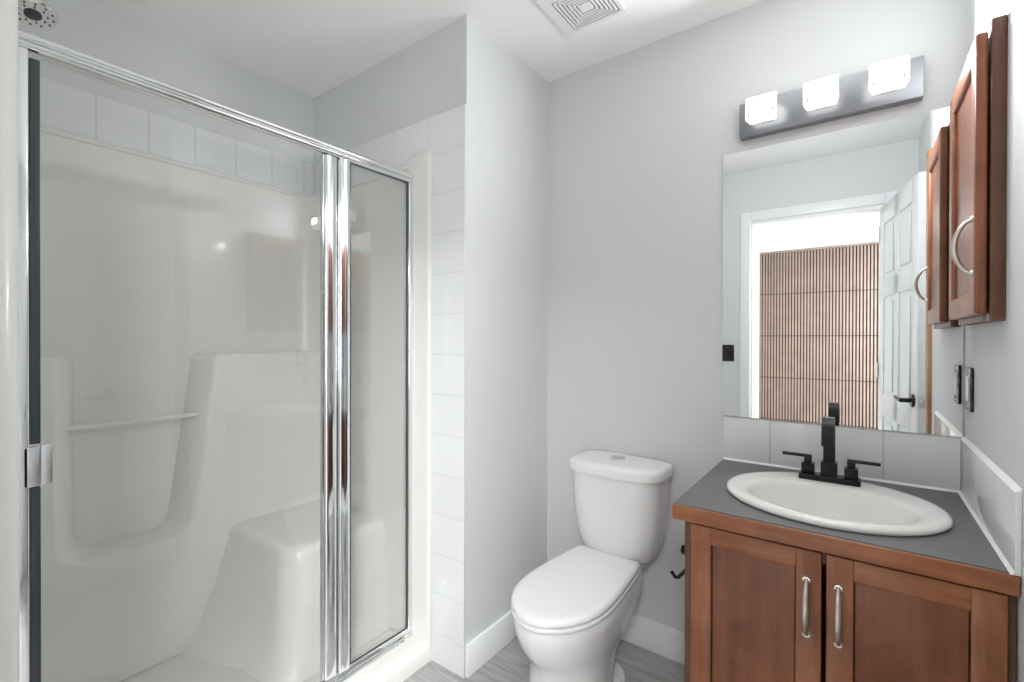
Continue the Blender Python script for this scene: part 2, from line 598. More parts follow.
# ================================================================== SHOWER: tile above and beside the stall
u = M
M['tile_end'] = tile('end_wall_tile', 'X', 'Z', .2, .1535, XS - .2, 2.112 - .1535 * 14)
M['tile_left'] = tile('long_wall_tile', 'Y', 'Z', .1545, .170, .46 - .1545 * 3, 2.112 - .170 * 13, mortar=.0018, grout=(.60, .60, .59))
ztile = 2.112
t = boxes('shower_tile', M['tile_end'], [(XL + .009, XS, YE - .009, YE, 0, ztile)], None, bev=.001)
tag(t, 'glossy white wall tile beside and above the far end of the shower', 'wall tile', kind='structure')
t = boxes('shower_tile', M['tile_left'], [(XL, XL + .009, YN, YE, 1.90, ztile)], None, bev=.001)
tag(t, 'single row of white tile above the long wall of the shower', 'wall tile', kind='structure')
t = boxes('shower_tile', M['tile_end'], [(XL + .009, XS - .004, YN, YN + .009, 0, ztile)], None, bev=.001)
tag(t, 'white wall tile at the near end of the shower', 'wall tile', kind='structure')

# ------------------------------------------------------------------ moulded stall
YA, YZ = YN + .010, YE - .010          # inner ends
stall = thing('shower_stall', 'bone white moulded shower stall with a corner seat behind glass', 'shower stall', (-1.8, .7, 0))
bm = bmesh.new()
prof = [(-2.168, .002), (-1.330, .002), (-1.332, .045), (-1.340, .060), (-1.356, .070), (-1.378, .074), (-1.470, .074),
        (-1.488, .068), (-1.505, .054), (-1.54, .046), (-1.80, .040), (-2.0, .044), (-2.06, .052), (-2.10, .075), (-2.13, .12), (-2.168, .30)]
bm_extrude(bm, prof, 'Y', YA, YZ)
obj('shower_pan', bm, M['acrylic'], stall, smooth=50)

# long wall: back sheet, rolled top lip, and a protruding lower body with a tall recess
bm = bmesh.new()
bm_box(bm, -2.169, -2.158, YA, YZ, .05, 1.938)
bm_tube(bm, [(-2.160, YA, 1.936), (-2.160, YZ, 1.936)], .011, 12)


def arc(cx, cy, r, a0, a1, n=6):
    return [(cx + r * math.cos(math.radians(a0 + (a1 - a0) * k / n)), cy + r * math.sin(math.radians(a0 + (a1 - a0) * k / n)))
            for k in range(n + 1)]


RY0, RY1, RZ, TZ = .345, .800, .505, 1.190


def body_outline(d):
    """Front outline of the lower body; d is how far the edge is rolled back into the recess."""
    tilt = .075                                     # the recess side leans inward towards the bottom
    t_ = TZ - max(d, 0) if d > 0 else TZ
    o = [(YA, .06), (YZ, .06), (YZ, t_)]
    y1, y1b, y0, zb = RY1 + d, RY1 + d - tilt, RY0 - d, RZ - d * .35
    o += arc(y1 + .030, t_ - .030, .030, 90, 180)
    q = arc(y1b - .075, zb + .075, .075, 0, -90)
    o += q + arc(y0 + .075, zb + .075, .075, -90, -180)
    o += arc(y0 - .030, t_ - .030, .030, 0, 90)
    o += [(YA, t_)]
    return o


outl_back, outl_mid = body_outline(-.052), body_outline(-.012)
outl_f1, outl_f2, outl_f3 = body_outline(.000), body_outline(.008), body_outline(.016)
bm_loft(bm, [[(-2.163, y, z) for y, z in outl_back], [(-2.150, y, z) for y, z in outl_back], [(-2.080, y, z) for y, z in outl_mid],
             [(-2.066, y, z) for y, z in outl_f1], [(-2.060, y, z) for y, z in outl_f2], [(-2.058, y, z) for y, z in outl_f3]])
obj('long_wall_panel', bm, M['acrylic'], stall, smooth=50)

for nm, y0, y1 in (('end_wall_panel', YZ - .012, YZ), ('end_wall_panel', YA, YA + .012)):
    bm = bmesh.new()
    bm_box(bm, -2.168, -1.44, y0, y1, .05, 1.938)
    ym = (y0 + y1) / 2 + (-.004 if y0 > .5 else .004)
    bm_tube(bm, [(-2.165, ym, 1.936), (-1.44, ym, 1.936)], .010, 12)
    # vertical cove in the inner corner
    cpts = []
    s = -1 if y0 > .5 else 1
    yb = y0 if s < 0 else y1
    R_ = .10
    for k in range(9):
        a = math.radians(90 * k / 8)
        cpts.append((-2.158 + R_ - R_ * math.cos(a), yb + s * (R_ - R_ * math.sin(a))))
    cpts.append((-2.165, yb - s * .006))
    bm_extrude(bm, cpts, 'Z', .05, 1.93)
    obj(nm, bm, M['acrylic'], stall, smooth=50)

# corner seat, flaring towards the floor
def seat_ring(z, xf, yn, yl, r):
    """Seat outline at height z: front edge xf, end face yn near the corner sweeping out to yl at the long wall."""
    o = []
    for k in range(13):
        t_ = k / 12
        w = (1 - t_) ** 2.0
        o.append((-2.15 + (xf - r + 2.15) * t_, yn + (yl - yn) * w, z))
    for k in range(1, 9):
        a_ = math.radians(-90 + 90 * k / 8)
        o.append((xf - r + r * math.cos(a_), yn + r + r * math.sin(a_), z))
    o += [(xf, YZ - .005, z), (-2.15, YZ - .005, z)]
    return o


bm = bmesh.new()
bm_loft(bm, [seat_ring(.042, -1.565, .80, .60, .10), seat_ring(.075, -1.580, .82, .635, .10), seat_ring(.14, -1.590, .835, .69, .10),
             seat_ring(.28, -1.598, .848, .77, .095), seat_ring(.43, -1.604, .858, .835, .09), seat_ring(.462, -1.607, .862, .845, .09),
             seat_ring(.482, -1.615, .871, .860, .085), seat_ring(.491, -1.632, .888, .880, .075), seat_ring(.489, -1.665, .92, .915, .055)])
obj('corner_seat', bm, M['acrylic'], stall, smooth=60)

for y0, y1 in ((1.2625, YZ), (YA, .1695)):
    bm = bmesh.new()
    s = 1 if y0 > .5 else -1
    yy0, yy1 = (y0, y1) if s > 0 else (y0, y1)
    if s > 0:
        ring = rrect(-1.452, -1.332, y0, y1, (.002, .002, .010, .014), 6)
        ring2 = rrect(-1.446, -1.338, y0 + .004, y1, (.002, .002, .008, .010), 6)
        ring3 = rrect(-1.435, -1.349, y0 + .012, y1, (.001, .001, .005, .006), 6)
    else:
        ring = rrect(-1.452, -1.332, y0, y1, (.030, .012, .004, .004), 6)
        ring2 = rrect(-1.446, -1.338, y0, y1 - .006, (.028, .012, .004, .004), 6)
        ring3 = rrect(-1.435, -1.349, y0, y1 - .016, (.022, .010, .004, .004), 6)
    zt = 1.985
    bm_loft(bm, [[(x, y, .004) for x, y in ring], [(x, y, zt - .02) for x, y in ring],
                 [(x, y, zt - .006) for x, y in ring2], [(x, y, zt) for x, y in ring3]])
    obj('jamb_column', bm, M['acrylic'], stall, smooth=50)

bm = bmesh.new()
bm_tube(bm, [(-2.105, RY0, .950), (-2.105, RY1 - .045, .950)], .0085, 14)
obj('towel_rod', bm, M['acrylic'], stall)
bm = bmesh.new()
bm_cyl(bm, (-2.080, RY1 - .030, .957), 'Y', .006, .004, 14)
obj('rod_screw', bm, M['gunmetal'], stall)

# ------------------------------------------------------------------ glass front
XD = -1.440
sd = thing('shower_door', 'chrome framed glass shower front with a hinged door and a narrow fixed pane', 'shower door', (XD, .7, .074))
HY_A, HY_Z = .170, 1.262
bm = bmesh.new()
prof = [(XD - .024, 1.866), (XD + .010, 1.866), (XD + .016, 1.869), (XD + .018, 1.874), (XD + .012, 1.878), (XD + .012, 1.882),
        (XD + .022, 1.884), (XD + .025, 1.889), (XD + .024, 1.895), (XD + .018, 1.900), (XD + .008, 1.902), (XD - .020, 1.902), (XD - .024, 1.898)]
bm_extrude(bm, prof, 'Y', HY_A, HY_Z)
obj('header_rail', bm, M['chrome'], sd, smooth=50)
bm = bmesh.new()
prof = [(XD - .022, .0745), (XD + .026, .0745), (XD + .028, .080), (XD + .020, .082), (XD + .020, .088), (XD + .014, .090),
        (XD + .012, .100), (XD + .006, .104), (XD - .016, .104), (XD - .022, .100)]
bm_extrude(bm, prof, 'Y', HY_A, HY_Z)
obj('bottom_rail', bm, M['chrome'], sd, smooth=50)
for y0, y1 in ((HY_A, .193), (1.244, HY_Z)):
    boxes('wall_channel', M['chrome'], [(XD - .018, XD + .016, y0, y1, .104, 1.866)], sd, bev=.004, seg=3)
# centre post: ridged channel
bm = bmesh.new()
prof = [(XD - .018, .936), (XD + .010, .936), (XD + .017, .939), (XD + .019, .944), (XD + .016, .950), (XD + .019, .957),
        (XD + .019, .972), (XD + .015, .978), (XD + .008, .983), (XD - .018, .983)]
bm_extrude(bm, prof, 'Z', .104, 1.866)
obj('centre_post', bm, M['chrome'], sd, smooth=50)
boxes('fixed_pane', M['glass'], [(XD - .003, XD + .003, .980, 1.248, .100, 1.868)], sd)
bm = bmesh.new()
for b in ((XD + .003, XD + .007, .983, .988, .104, 1.866), (XD + .003, XD + .007, 1.2385, 1.244, .104, 1.866),
          (XD + .003, XD + .007, .988, 1.2385, .104, .108), (XD + .003, XD + .007, .988, 1.2385, 1.862, 1.866)):
    bm_box(bm, *b)
obj('pane_seal', bm, M['gasket'], sd)
pane = boxes('door_pane', M['glass'], [(XD - .003, XD + .003, .200, .888, .112, 1.862)], sd)
pane['label'] = 'hinged glass door leaf'
bm = bmesh.new()
for z0, z1 in ((.108, .925), (1.020, 1.852)):
    bm_box(bm, XD + .003, XD + .008, .1945, .211, z0, z1, bev=.0015)
    bm_box(bm, XD - .008, XD - .003, .1945, .211, z0, z1, bev=.0015)
obj('edge_gasket', bm, M['gasket'], pane)
bm = bmesh.new()
prof = [(XD - .014, .884), (XD + .008, .884), (XD + .014, .887), (XD + .016, .893), (XD + .016, .922), (XD + .013, .928),
        (XD + .006, .931), (XD - .014, .931)]
bm_extrude(bm, prof, 'Z', .108, 1.862)
bm_box(bm, XD + .004, XD + .007, .8795, .884, .108, 1.862)
obj('door_stile', bm, M['chrome'], pane, smooth=50)
bm = bmesh.new()
bm_box(bm, XD + .003, XD + .016, .183, .2085, .930, 1.016, bev=.002)
bm_box(bm, XD + .003, XD + .012, .2095, .229, .930, 1.018, bev=.002)
bm_box(bm, XD + .003, XD + .005, .2085, .2095, .932, 1.014)
bm_cyl(bm, (XD + .009, .2135, 1.017), 'Z', .0035, .006, 12)
obj('door_clip', bm, M['satin'], pane)

# ------------------------------------------------------------------ shower head
hd = thing('shower_fixture', 'round chrome shower head high in the near end of the shower', 'shower head', (-1.8, YN + .009, 2.2))
bm = bmesh.new()
bm_lathe(bm, (-1.8, YN + .009, 2.215), 'Y', [(.032, 0), (.032, .004), (.024, .010), (.011, .012)], 28)
obj('wall_flange', bm, M['chrome'], hd)
bm = bmesh.new()
bm_tube(bm, [(-1.8, YN + .012, 2.215), (-1.8, .165, 2.220), (-1.8, .20, 2.217), (-1.8, .232, 2.202), (-1.8, .247, 2.185)], .0095, 16)
obj('shower_arm', bm, M['chrome'], hd)
c = Vector((-1.8, .251, 2.128))
rot = Matrix.Translation(c) @ Matrix.Rotation(math.radians(4), 4, 'X') @ Matrix.Rotation(math.radians(-14), 4, 'Y')


def put(bm):
    bmesh.ops.transform(bm, matrix=rot, verts=bm.verts)
    return bm


bm = bmesh.new()
bm_lathe(bm, (0, 0, 0), 'Z', [(.030, -.004), (.049, -.004), (.052, 0), (.051, .008), (.045, .020), (.030, .030), (.017, .036), (.015, .05), (.011, .058)], 40)
obj('head_body', put(bm), M['chrome'], hd)
bm = bmesh.new()
bm_lathe(bm, (0, 0, 0), 'Z', [(.018, -.0035), (.018, -.007), (.010, -.009), (.004, -.009)], 24)
for n_, r_ in ((9, .029), (12, .041)):
    for k in range(n_):
        a = 2 * PI * k / n_
        bm_cyl(bm, (r_ * math.cos(a), r_ * math.sin(a), -.0035), 'Z', .0022, -.0025, 8)
obj('spray_face', put(bm), M['nozzle'], hd)

# ================================================================== TOILET
toilet = thing('toilet', 'white two-piece toilet with lid closed in the niche left of the vanity', 'toilet', (-.754, 1.842, 0), math.radians(-1.2))
toilet['local_frame'] = 1


def sring(a, yf, yb, z, n=4.0, bow=0.0, N=56, nb=None):
    """Superellipse ring; yf front (negative), yb back; bow pushes the middle of the front forward."""
    cy, b = (yf + yb) / 2, (yb - yf) / 2
    pts = []
    for k in range(N):
        t = 2 * PI * k / N
        c_, s_ = math.cos(t), math.sin(t)
        nn = n if (s_ < 0 or nb is None) else nb
        x = a * math.copysign(abs(c_) ** (2 / nn), c_)
        y = cy + b * math.copysign(abs(s_) ** (2 / nn), s_)
        if y < cy:
            y -= bow * (1 - (x / a) ** 2) * min(1, (cy - y) / b)
        pts.append((x, y, z))
    return pts


bm = bmesh.new()
bm_loft(bm, [sring(.090, -.150, -.02, .400, 3.2, .01), sring(.122, -.170, -.012, .412, 3.4, .015), sring(.143, -.182, -.010, .430, 3.6, .02),
             sring(.160, -.190, -.008, .48, 4, .025), sring(.172, -.196, -.006, .56, 4.4, .028), sring(.177, -.201, -.005, .65, 4.6, .03),
             sring(.180, -.204, -.005, .738, 4.6, .03)])
obj('tank', bm, M['porcelain'], toilet, smooth=60)
bm = bmesh.new()
bm_loft(bm, [sring(.182, -.208, -.003, .735, 4.6, .03), sring(.192, -.216, 0, .738, 4.6, .03), sring(.193, -.217, 0, .764, 4.6, .03),
             sring(.190, -.214, -.002, .772, 4.6, .03), sring(.182, -.207, -.006, .777, 4.4, .03), sring(.17, -.18, -.03, .779, 4, .025)])
obj('tank_lid', bm, M['porcelain'], toilet, smooth=60)
bm = bmesh.new()
bm_lathe(bm, (-.012, -.095, .776), 'Z', [(.030, 0), (.030, .005), (.027, .007), (.025, .006), (.010, .0065), (.002, .0065)], 36)
obj('flush_button', bm, M['satin'], toilet)

# bowl with pedestal; widths measured along y from front to back
def egg(scale_a, yf, yb, z, aback=.75, N=56, aw=.156):
    """Toilet-bowl outline: rounded front, straighter narrowing back."""
    L_ = yb - yf
    prof_ = [(0, 0), (.012, .22), (.05, .46), (.11, .67), (.20, .86), (.32, .975), (.45, 1.0), (.60, .975), (.75, .92), (.88, .88), (.955, .835), (.988, .81), (1, .77)]
    def half(s):
        for (s0, w0), (s1, w1) in zip(prof_, prof_[1:]):
            if s <= s1:
                t_ = (s - s0) / (s1 - s0)
                return w0 + (w1 - w0) * t_
        return prof_[-1][1]
    ss = [i / 27 for i in range(28)]
    ss = [0.5 - 0.5 * math.cos(PI * s) for s in ss]
    right = [(half(s) * aw * scale_a, yf + L_ * s) for s in ss]
    left = [(-x, y) for x, y in reversed(right[1:])]
    return [(x, y, z) for x, y in right + left]


bm = bmesh.new()
E0 = dict(N=56)
bm_loft(bm, [egg(.77, -.645, -.36, .0), egg(.755, -.642, -.36, .03), egg(.74, -.637, -.35, .10), egg(.74, -.635, -.32, .19), egg(.765, -.642, -.26, .235),
             egg(.84, -.668, -.20, .268), egg(.93, -.70, -.17, .312), egg(.98, -.715, -.165, .36), egg(.995, -.719, -.17, .392), egg(.975, -.715, -.175, .402)])
# rear deck under the tank and trapway
bm_loft(bm, [sring(.052, -.42, -.235, .0, 3), sring(.050, -.42, -.24, .06, 3), sring(.054, -.40, -.22, .17, 3), sring(.072, -.38, -.14, .28, 3.2),
             sring(.092, -.34, -.04, .35, 3.6), sring(.096, -.30, -.02, .38, 3.6), sring(.096, -.30, -.02, .402, 3.8)])
# foot flange with the floor bolts
bm_loft(bm, [sring(.088, -.385, -.165, .0, 2.2), sring(.088, -.385, -.165, .016, 2.2), sring(.080, -.375, -.175, .028, 2.2), sring(.058, -.355, -.195, .036, 2.2)])
obj('bowl', bm, M['porcelain'], toilet, smooth=60)
for s in (-1, 1):
    bm = bmesh.new()
    bm_lathe(bm, (s * .066, -.27, .020), 'Z', [(.016, 0), (.016, .012), (.012, .019), (.004, .021)], 20)
    obj('bolt_cap', bm, M['seat_plastic'], toilet)
bm = bmesh.new()
bm_loft(bm, [egg(.975, -0.722, -.195, .4045), egg(1.0, -0.728, -.192, .408), egg(1.0, -0.728, -.192, .417), egg(.98, -0.724, -.195, .4205)])
obj('seat', bm, M['seat_plastic'], toilet, smooth=60)
bm = bmesh.new()
bm_loft(bm, [egg(.97, -0.721, -.198, .4225), egg(.995, -0.728, -.194, .426), egg(.995, -0.728, -.194, .434), egg(.975, -0.724, -.197, .440),
             egg(.93, -0.716, -.204, .4445), egg(.84, -0.693, -.222, .4465)])
obj('seat_lid', bm, M['seat_plastic'], toilet, smooth=60)
for s in (-1, 1):
    bm = bmesh.new()
    bm_box(bm, s * .075 - .022, s * .075 + .022, -.212, -.184, .402, .426, bev=.005)
    bm_cyl(bm, (s * .075 - .024, -.196, .420), 'X', .008, .048, 16)
    obj('seat_hinge', bm, M['seat_plastic'], toilet)
del toilet['local_frame']

# ================================================================== VANITY
VX0, VX1, VY, VZ = -.372, .241, 1.281, .775
van = thing('vanity_cabinet', 'cherry-stained two-door vanity cabinet under the oval sink', 'vanity cabinet', ((VX0 + VX1) / 2, 1.56, 0))
bm = bmesh.new()
yb = YB - .014
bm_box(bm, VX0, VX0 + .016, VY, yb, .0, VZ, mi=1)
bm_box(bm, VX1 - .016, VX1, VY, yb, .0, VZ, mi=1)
bm_box(bm, VX0 + .016, VX1 - .016, VY + .06, VY + .075, .0, .095)          # toe kick
bm_box(bm, VX0 + .016, VX1 - .016, VY + .002, yb, .095, .111)
bm_box(bm, VX0 + .016, VX1 - .016, yb - .006, yb, .111, VZ)
bm_box(bm, VX0 + .016, VX1 - .016, VY + .012, VY + .03, .735, VZ)                # face rail
obj('carcass', bm, [M['cherry'], M['cherry_side']], van)


def shaker(x0, x1, z0, z1, y0, t, sw=.050, rw=.046):
    """Front frame pieces of a shaker door in the XZ plane, front face at y0."""
    bm = bmesh.new()
    bm_box(bm, x0, x0 + sw, y0, y0 + t, z0, z1, bev=.003)
    bm_box(bm, x1 - sw, x1, y0, y0 + t, z0, z1, bev=.003)
    bm_box(bm, x0 + sw - .001, x1 - sw + .001, y0, y0 + t, z1 - rw, z1, bev=.003, mi=1)
    bm_box(bm, x0 + sw - .001, x1 - sw + .001, y0, y0 + t, z0, z0 + rw, bev=.003, mi=1)
    return bm


def pull(name, p0, p1, out, parent, r=.0064, bow=.026):
    """Arched cabinet pull between two feet."""
    p0, p1, out = Vector(p0), Vector(p1), Vector(out)
    path, rad = [], []
    n = 18
    for k in range(n + 1):
        t_ = k / n
        s_ = math.sin(PI * t_) ** 0.55
        path.append(tuple(p0.lerp(p1, t_) + out * (bow * s_)))
        rad.append(r * (0.85 + 0.25 * math.sin(PI * t_)))
    bm = bmesh.new()
    bm_tube(bm, path, rad, 14)
    for p in (p0, p1):
        bm_tube(bm, [tuple(p), tuple(p + out * .004)], [r * 1.5, r * 1.2], 14)
    return obj(name, bm, M['nickel'], parent)


for x0, x1, hx_, lab in ((-.352, -.0665, -.095, 'left vanity door'), (-.0575, .227, -.035, 'right vanity door')):
    d = obj('door', shaker(x0, x1, 0.115, .769, VY - .019, .0185), [M['cherry'], M['cherry_x']], van)
    d['label'] = lab
    bm = bmesh.new()
    bm_box(bm, x0 + .0525, x1 - .0525, VY - .010, VY - .003, .1635, .7205)
    obj('door_panel', bm, M['cherry_panel'], d)
    pull('pull_handle', (hx_, VY - .019, .578), (hx_, VY - .019, .702), (0, -1, 0), d)

# ------------------------------------------------------------------ countertop with a cut-out for the sink
CX0, CX1, CY0, CY1, CZ0, CZ1 = -.398, XR - .002, 1.267, YB - .002, .776, .813
SC = Vector((-.068, 1.527))
ct = thing('countertop', 'dark grey laminate countertop with a wood front edge on the vanity', 'countertop', ((CX0 + CX1) / 2, 1.55, CZ0))
angs = sorted([2 * PI * k / 72 for k in range(72)] +
              [math.atan2(y - SC.y, x - SC.x) % (2 * PI) for x in (CX0, CX1) for y in (CY0, CY1)])
inner, outer = [], []
for a in angs:
    dx, dy = math.cos(a), math.sin(a)
    ts = []
    if abs(dx) > 1e-9:
        ts.append(((CX1 if dx > 0 else CX0) - SC.x) / dx)
    if abs(dy) > 1e-9:
        ts.append(((CY1 if dy > 0 else CY0) - SC.y) / dy)
    t_ = min(ts)
    outer.append((SC.x + dx * t_, SC.y + dy * t_))
    re = 1 / math.sqrt((dx / .232) ** 2 + (dy / .206) ** 2)
    inner.append((SC.x + dx * re, SC.y + dy * re))
bm = bmesh.new()
bm_loft(bm, [[(x, y, CZ1) for x, y in inner], [(x, y, CZ1) for x, y in outer],
             [(x, y, CZ0) for x, y in outer], [(x, y, CZ0) for x, y in inner]], closed=True)
obj('counter_slab', bm, M['laminate'], ct, smooth=30)
boxes('front_edge', M['cherry_x'], [(CX0, CX1, CY0 - .014, CY0, CZ0 - .001, CZ1 - .0012)], ct, bev=.002)

# ------------------------------------------------------------------ oval drop-in sink
sink = thing('sink', 'white oval drop-in sink set in the grey countertop', 'sink', (SC.x, SC.y, CZ1))


def ell(a, b, cy, z, N=72):
    return [(SC.x + a * math.cos(2 * PI * k / N), SC.y + cy + b * math.sin(2 * PI * k / N), z) for k in range(N)]


bm = bmesh.new()
bm_loft(bm, [ell(.238, .214, 0, .8135), ell(.245, .221, 0, .8145), ell(.2485, .2245, 0, .8185), ell(.248, .224, 0, .824), ell(.244, .220, 0, .8285),
             ell(.236, .212, 0, .831), ell(.222, .198, -.003, .8315), ell(.204, .175, -.018, .830), ell(.192, .160, -.030, .8285), ell(.185, .152, -.034, .825),
             ell(.178, .146, -.036, .815), ell(.170, .139, -.037, .795), ell(.157, .128, -.038, .765), ell(.143, .113, -.038, .730), ell(.100, .080, -.036, .702),
             ell(.050, .042, -.034, .690), ell(.022, .022, -.034, .688), ell(.022, .022, -.034, .680), ell(.06, .05, -.034, .681), ell(.108, .088, -.036, .694),
             ell(.150, .120, -.038, .722), ell(.176, .142, -.038, .760), ell(.190, .154, -.037, .792), ell(.200, .165, -.034, .806), ell(.225, .198, 0, .8135)],
        closed=True)
obj('basin', bm, M['sink_china'], sink, smooth=60)
bm = bmesh.new()
bm_lathe(bm, (SC.x, SC.y - .034, .688), 'Z', [(.027, .002), (.027, .004), (.022, .0045), (.020, .002), (.017, .002), (.016, .006), (.003, .007)], 28)
obj('drain', bm, M['chrome'], sink)

# ------------------------------------------------------------------ black two-handle faucet
FX, FY, FZ = -.071, 1.690, .8295
fa = thing('faucet', 'matte black two-handle faucet on the back rim of the sink', 'faucet', (FX, FY, FZ))
boxes('base_plate', M['black'], [(FX - .076, FX + .076, FY - .026, FY + .026, FZ, FZ + .016)], fa, bev=.0015)
bm = bmesh.new()
bm_box(bm, FX - .0205, FX + .0205, FY - .0205, FY + .0205, FZ + .016, FZ + .056, bev=.0015)
hw, th = .0148, .008
path = [(FY, FZ + .055), (FY, FZ + .11), (FY, FZ + .150)]
cx_, cz_, R_ = FY - .048, FZ + .146, .046
for k in range(1, 13):
    a = math.radians(8 + 152 * k / 12)
    path.append((cx_ + R_ * math.cos(a), cz_ + R_ * .92 * math.sin(a)))
path += [(FY - .0935, FZ + .138), (FY - .0955, FZ + .119)]
rings = []
for i, p in enumerate(path):
    q0, q1 = Vector(path[max(i - 1, 0)]), Vector(path[min(i + 1, len(path) - 1)])
    d_ = (q1 - q0).normalized()
    nrm = Vector((-d_.y, d_.x))
    a_, b_ = Vector(p) + nrm * th, Vector(p) - nrm * th
    rings.append([(FX - hw, a_.x, a_.y), (FX + hw, a_.x, a_.y), (FX + hw, b_.x, b_.y), (FX - hw, b_.x, b_.y)])
bm_loft(bm, rings)
obj('spout', bm, M['black'], fa, smooth=35)
for s in (-1, 1):
    bm = bmesh.new()
    cx = FX + s * .0535
    bm_box(bm, cx - .0165, cx + .0165, FY - .0165, FY + .0165, FZ + .016, FZ + .046, bev=.0015)
    bm_box(bm, cx - .010, cx + .010, FY - .010, FY + .010, FZ + .046, FZ + .064, bev=.0015)
    xs_ = sorted((cx - s * .010, cx + s * .068))
    vs0 = len(bm.verts)
    bm_box(bm, xs_[0], xs_[1], FY - .008, FY + .008, FZ + .0625, FZ + .071, bev=.002)
    obj('handle', bm, M['black'], fa)

# ------------------------------------------------------------------ tiled backsplash and caulk
M['tile_back'] = tile('backsplash_tile', 'X', 'Z', .308, .30, -.248 - .308 * 3, CZ1 - .02, mortar=.0022, grout=(.62, .62, .61))
M['tile_side'] = tile('side_backsplash_tile', 'Y', 'Z', .308, .30, 1.42 - .308 * 4, CZ1 - .02, mortar=.0022, grout=(.62, .62, .61))
TZ1 = .968
bs = boxes('backsplash', M['tile_back'], [(CX0, XR - .009, YB - .009, YB - .0005, CZ1, TZ1)], None, bev=.0012)
tag(bs, 'row of white tile between the counter and the mirror', 'tile backsplash')
bm = bmesh.new()
bm_extrude(bm, [(YB - .015, CZ1), (YB - .009, CZ1), (YB - .009, CZ1 + .006)], 'X', CX0, XR - .010)
obj('caulk_bead', bm, M['caulk'], bs)
bs2 = boxes('backsplash', M['tile_side'], [(XR - .009, XR - .0005, CY0 - .012, YB - .0005, CZ1, TZ1)], None, bev=.0012)
tag(bs2, 'row of white tile running along the right wall above the counter', 'tile backsplash')
bm = bmesh.new()
bm_extrude(bm, [(XR - .015, CZ1), (XR - .009, CZ1), (XR - .009, CZ1 + .006)], 'Y', CY0 - .012, YB - .009)
bm_extrude(bm, [(XR - .010, TZ1 - .001), (XR - .0005, TZ1 + .008), (XR - .0005, TZ1 - .001)], 'Y', CY0 - .012, YB - .009)
obj('caulk_bead', bm, M['caulk'], bs2)

# ------------------------------------------------------------------ mirror
mir = thing('vanity_mirror', 'large frameless wall mirror above the sink backsplash', 'mirror', (-.085, YB, .972))
boxes('mirror_back', M['mirror_edge'], [(-.406, XR - .004, YB - .005, YB - .0005, .972, 1.925)], mir)
boxes('mirror_glass', M['mirror'], [(-.4055, XR - .0045, YB - .0062, YB - .005, .9725, 1.9245)], mir)

# ------------------------------------------------------------------ vanity light bar with three glass shades
vl = thing('vanity_light', 'grey metal light bar with three lit glass shades above the mirror', 'vanity light', (-.10, YB, 2.02))
bm = bmesh.new()
bm_box(bm, -.345, .148, YB - .034, YB - .0005, 1.962, 2.082, bev=.0025)
obj('back_plate', bm, M['gunmetal'], vl)
for cx in (-.268, -.101, .066):
    bm = bmesh.new()
    bm_box(bm, cx - .022, cx + .022, YB - .044, YB - .034, 2.000, 2.044, bev=.002)
    br = obj('lamp_holder', bm, M['gunmetal'], vl)
    bm = bmesh.new()
    y1, y0 = YB - .042, YB - .100
    ws, wf = .040, .047
    zb0, zb1, zf0, zf1 = 1.996, 2.058, 1.990, 2.066
    bm_loft(bm, [[(cx - ws, y1, zb0), (cx + ws, y1, zb0), (cx + ws, y1, zb1), (cx - ws, y1, zb1)],
                 [(cx - wf, y0, zf0), (cx + wf, y0, zf0), (cx + wf, y0, zf1), (cx - wf, y0, zf1)]])
    es = list(bm.edges)
    bmesh.ops.bevel(bm, geom=es, offset=.004, segments=2, affect='EDGES', profile=.5)
    sh = obj('glass_shade', bm, M['shade'], vl)
    sh['label'] = 'lit glass shade'
    lamp = area_light('shade_lamp', (cx, y0 - .0045, zf1 - .027), (PI / 2, 0, PI), .050, .034, LAMP_POWER, (0.955, 0.98, 1.0))
    lamp.parent = sh
    lamp.location = Vector((cx, y0 - .0045, zf1 - .027)) - Vector(vl.location)
    bm = bmesh.new()
    for s in (-1, 1):
        bm_box(bm, cx + s * .035 - .0026, cx + s * .035 + .0026, y0 - .0030, y0 - .0008, zf0 + .010, zf0 + .034, bev=.0004)
    bm_box(bm, cx - .035, cx + .035, y0 - .0030, y0 - .0008, zf0 + .0075, zf0 + .0115, bev=.0004)
    obj('shade_clip', bm, M['satin'], sh)

# ------------------------------------------------------------------ recessed wooden medicine cabinet on the right wall
mc = thing('medicine_cabinet', 'cherry-stained wall cabinet with one arched handle on the right wall beside the mirror', 'wall cabinet',
           (XR, 1.56, 1.29))
MY0, MY1, MZ0, MZ1 = 1.384, 1.775, 1.290, 1.922
MX = .2195
bm = bmesh.new()
for b in ((MX, XR - .0005, MY0, MY0 + .045, MZ0, MZ1), (MX, XR - .0005, MY1 - .045, MY1, MZ0, MZ1),
          (MX, XR - .0005, MY0 + .045, MY1 - .045, MZ0, MZ0 + .045), (MX, XR - .0005, MY0 + .045, MY1 - .045, MZ1 - .045, MZ1)):
    bm_box(bm, *b, bev=.002)
bm_box(bm, XR - .006, XR - .0005, MY0 + .045, MY1 - .045, MZ0 + .045, MZ1 - .045)
obj('face_frame', bm, M['cherry_side'], mc)
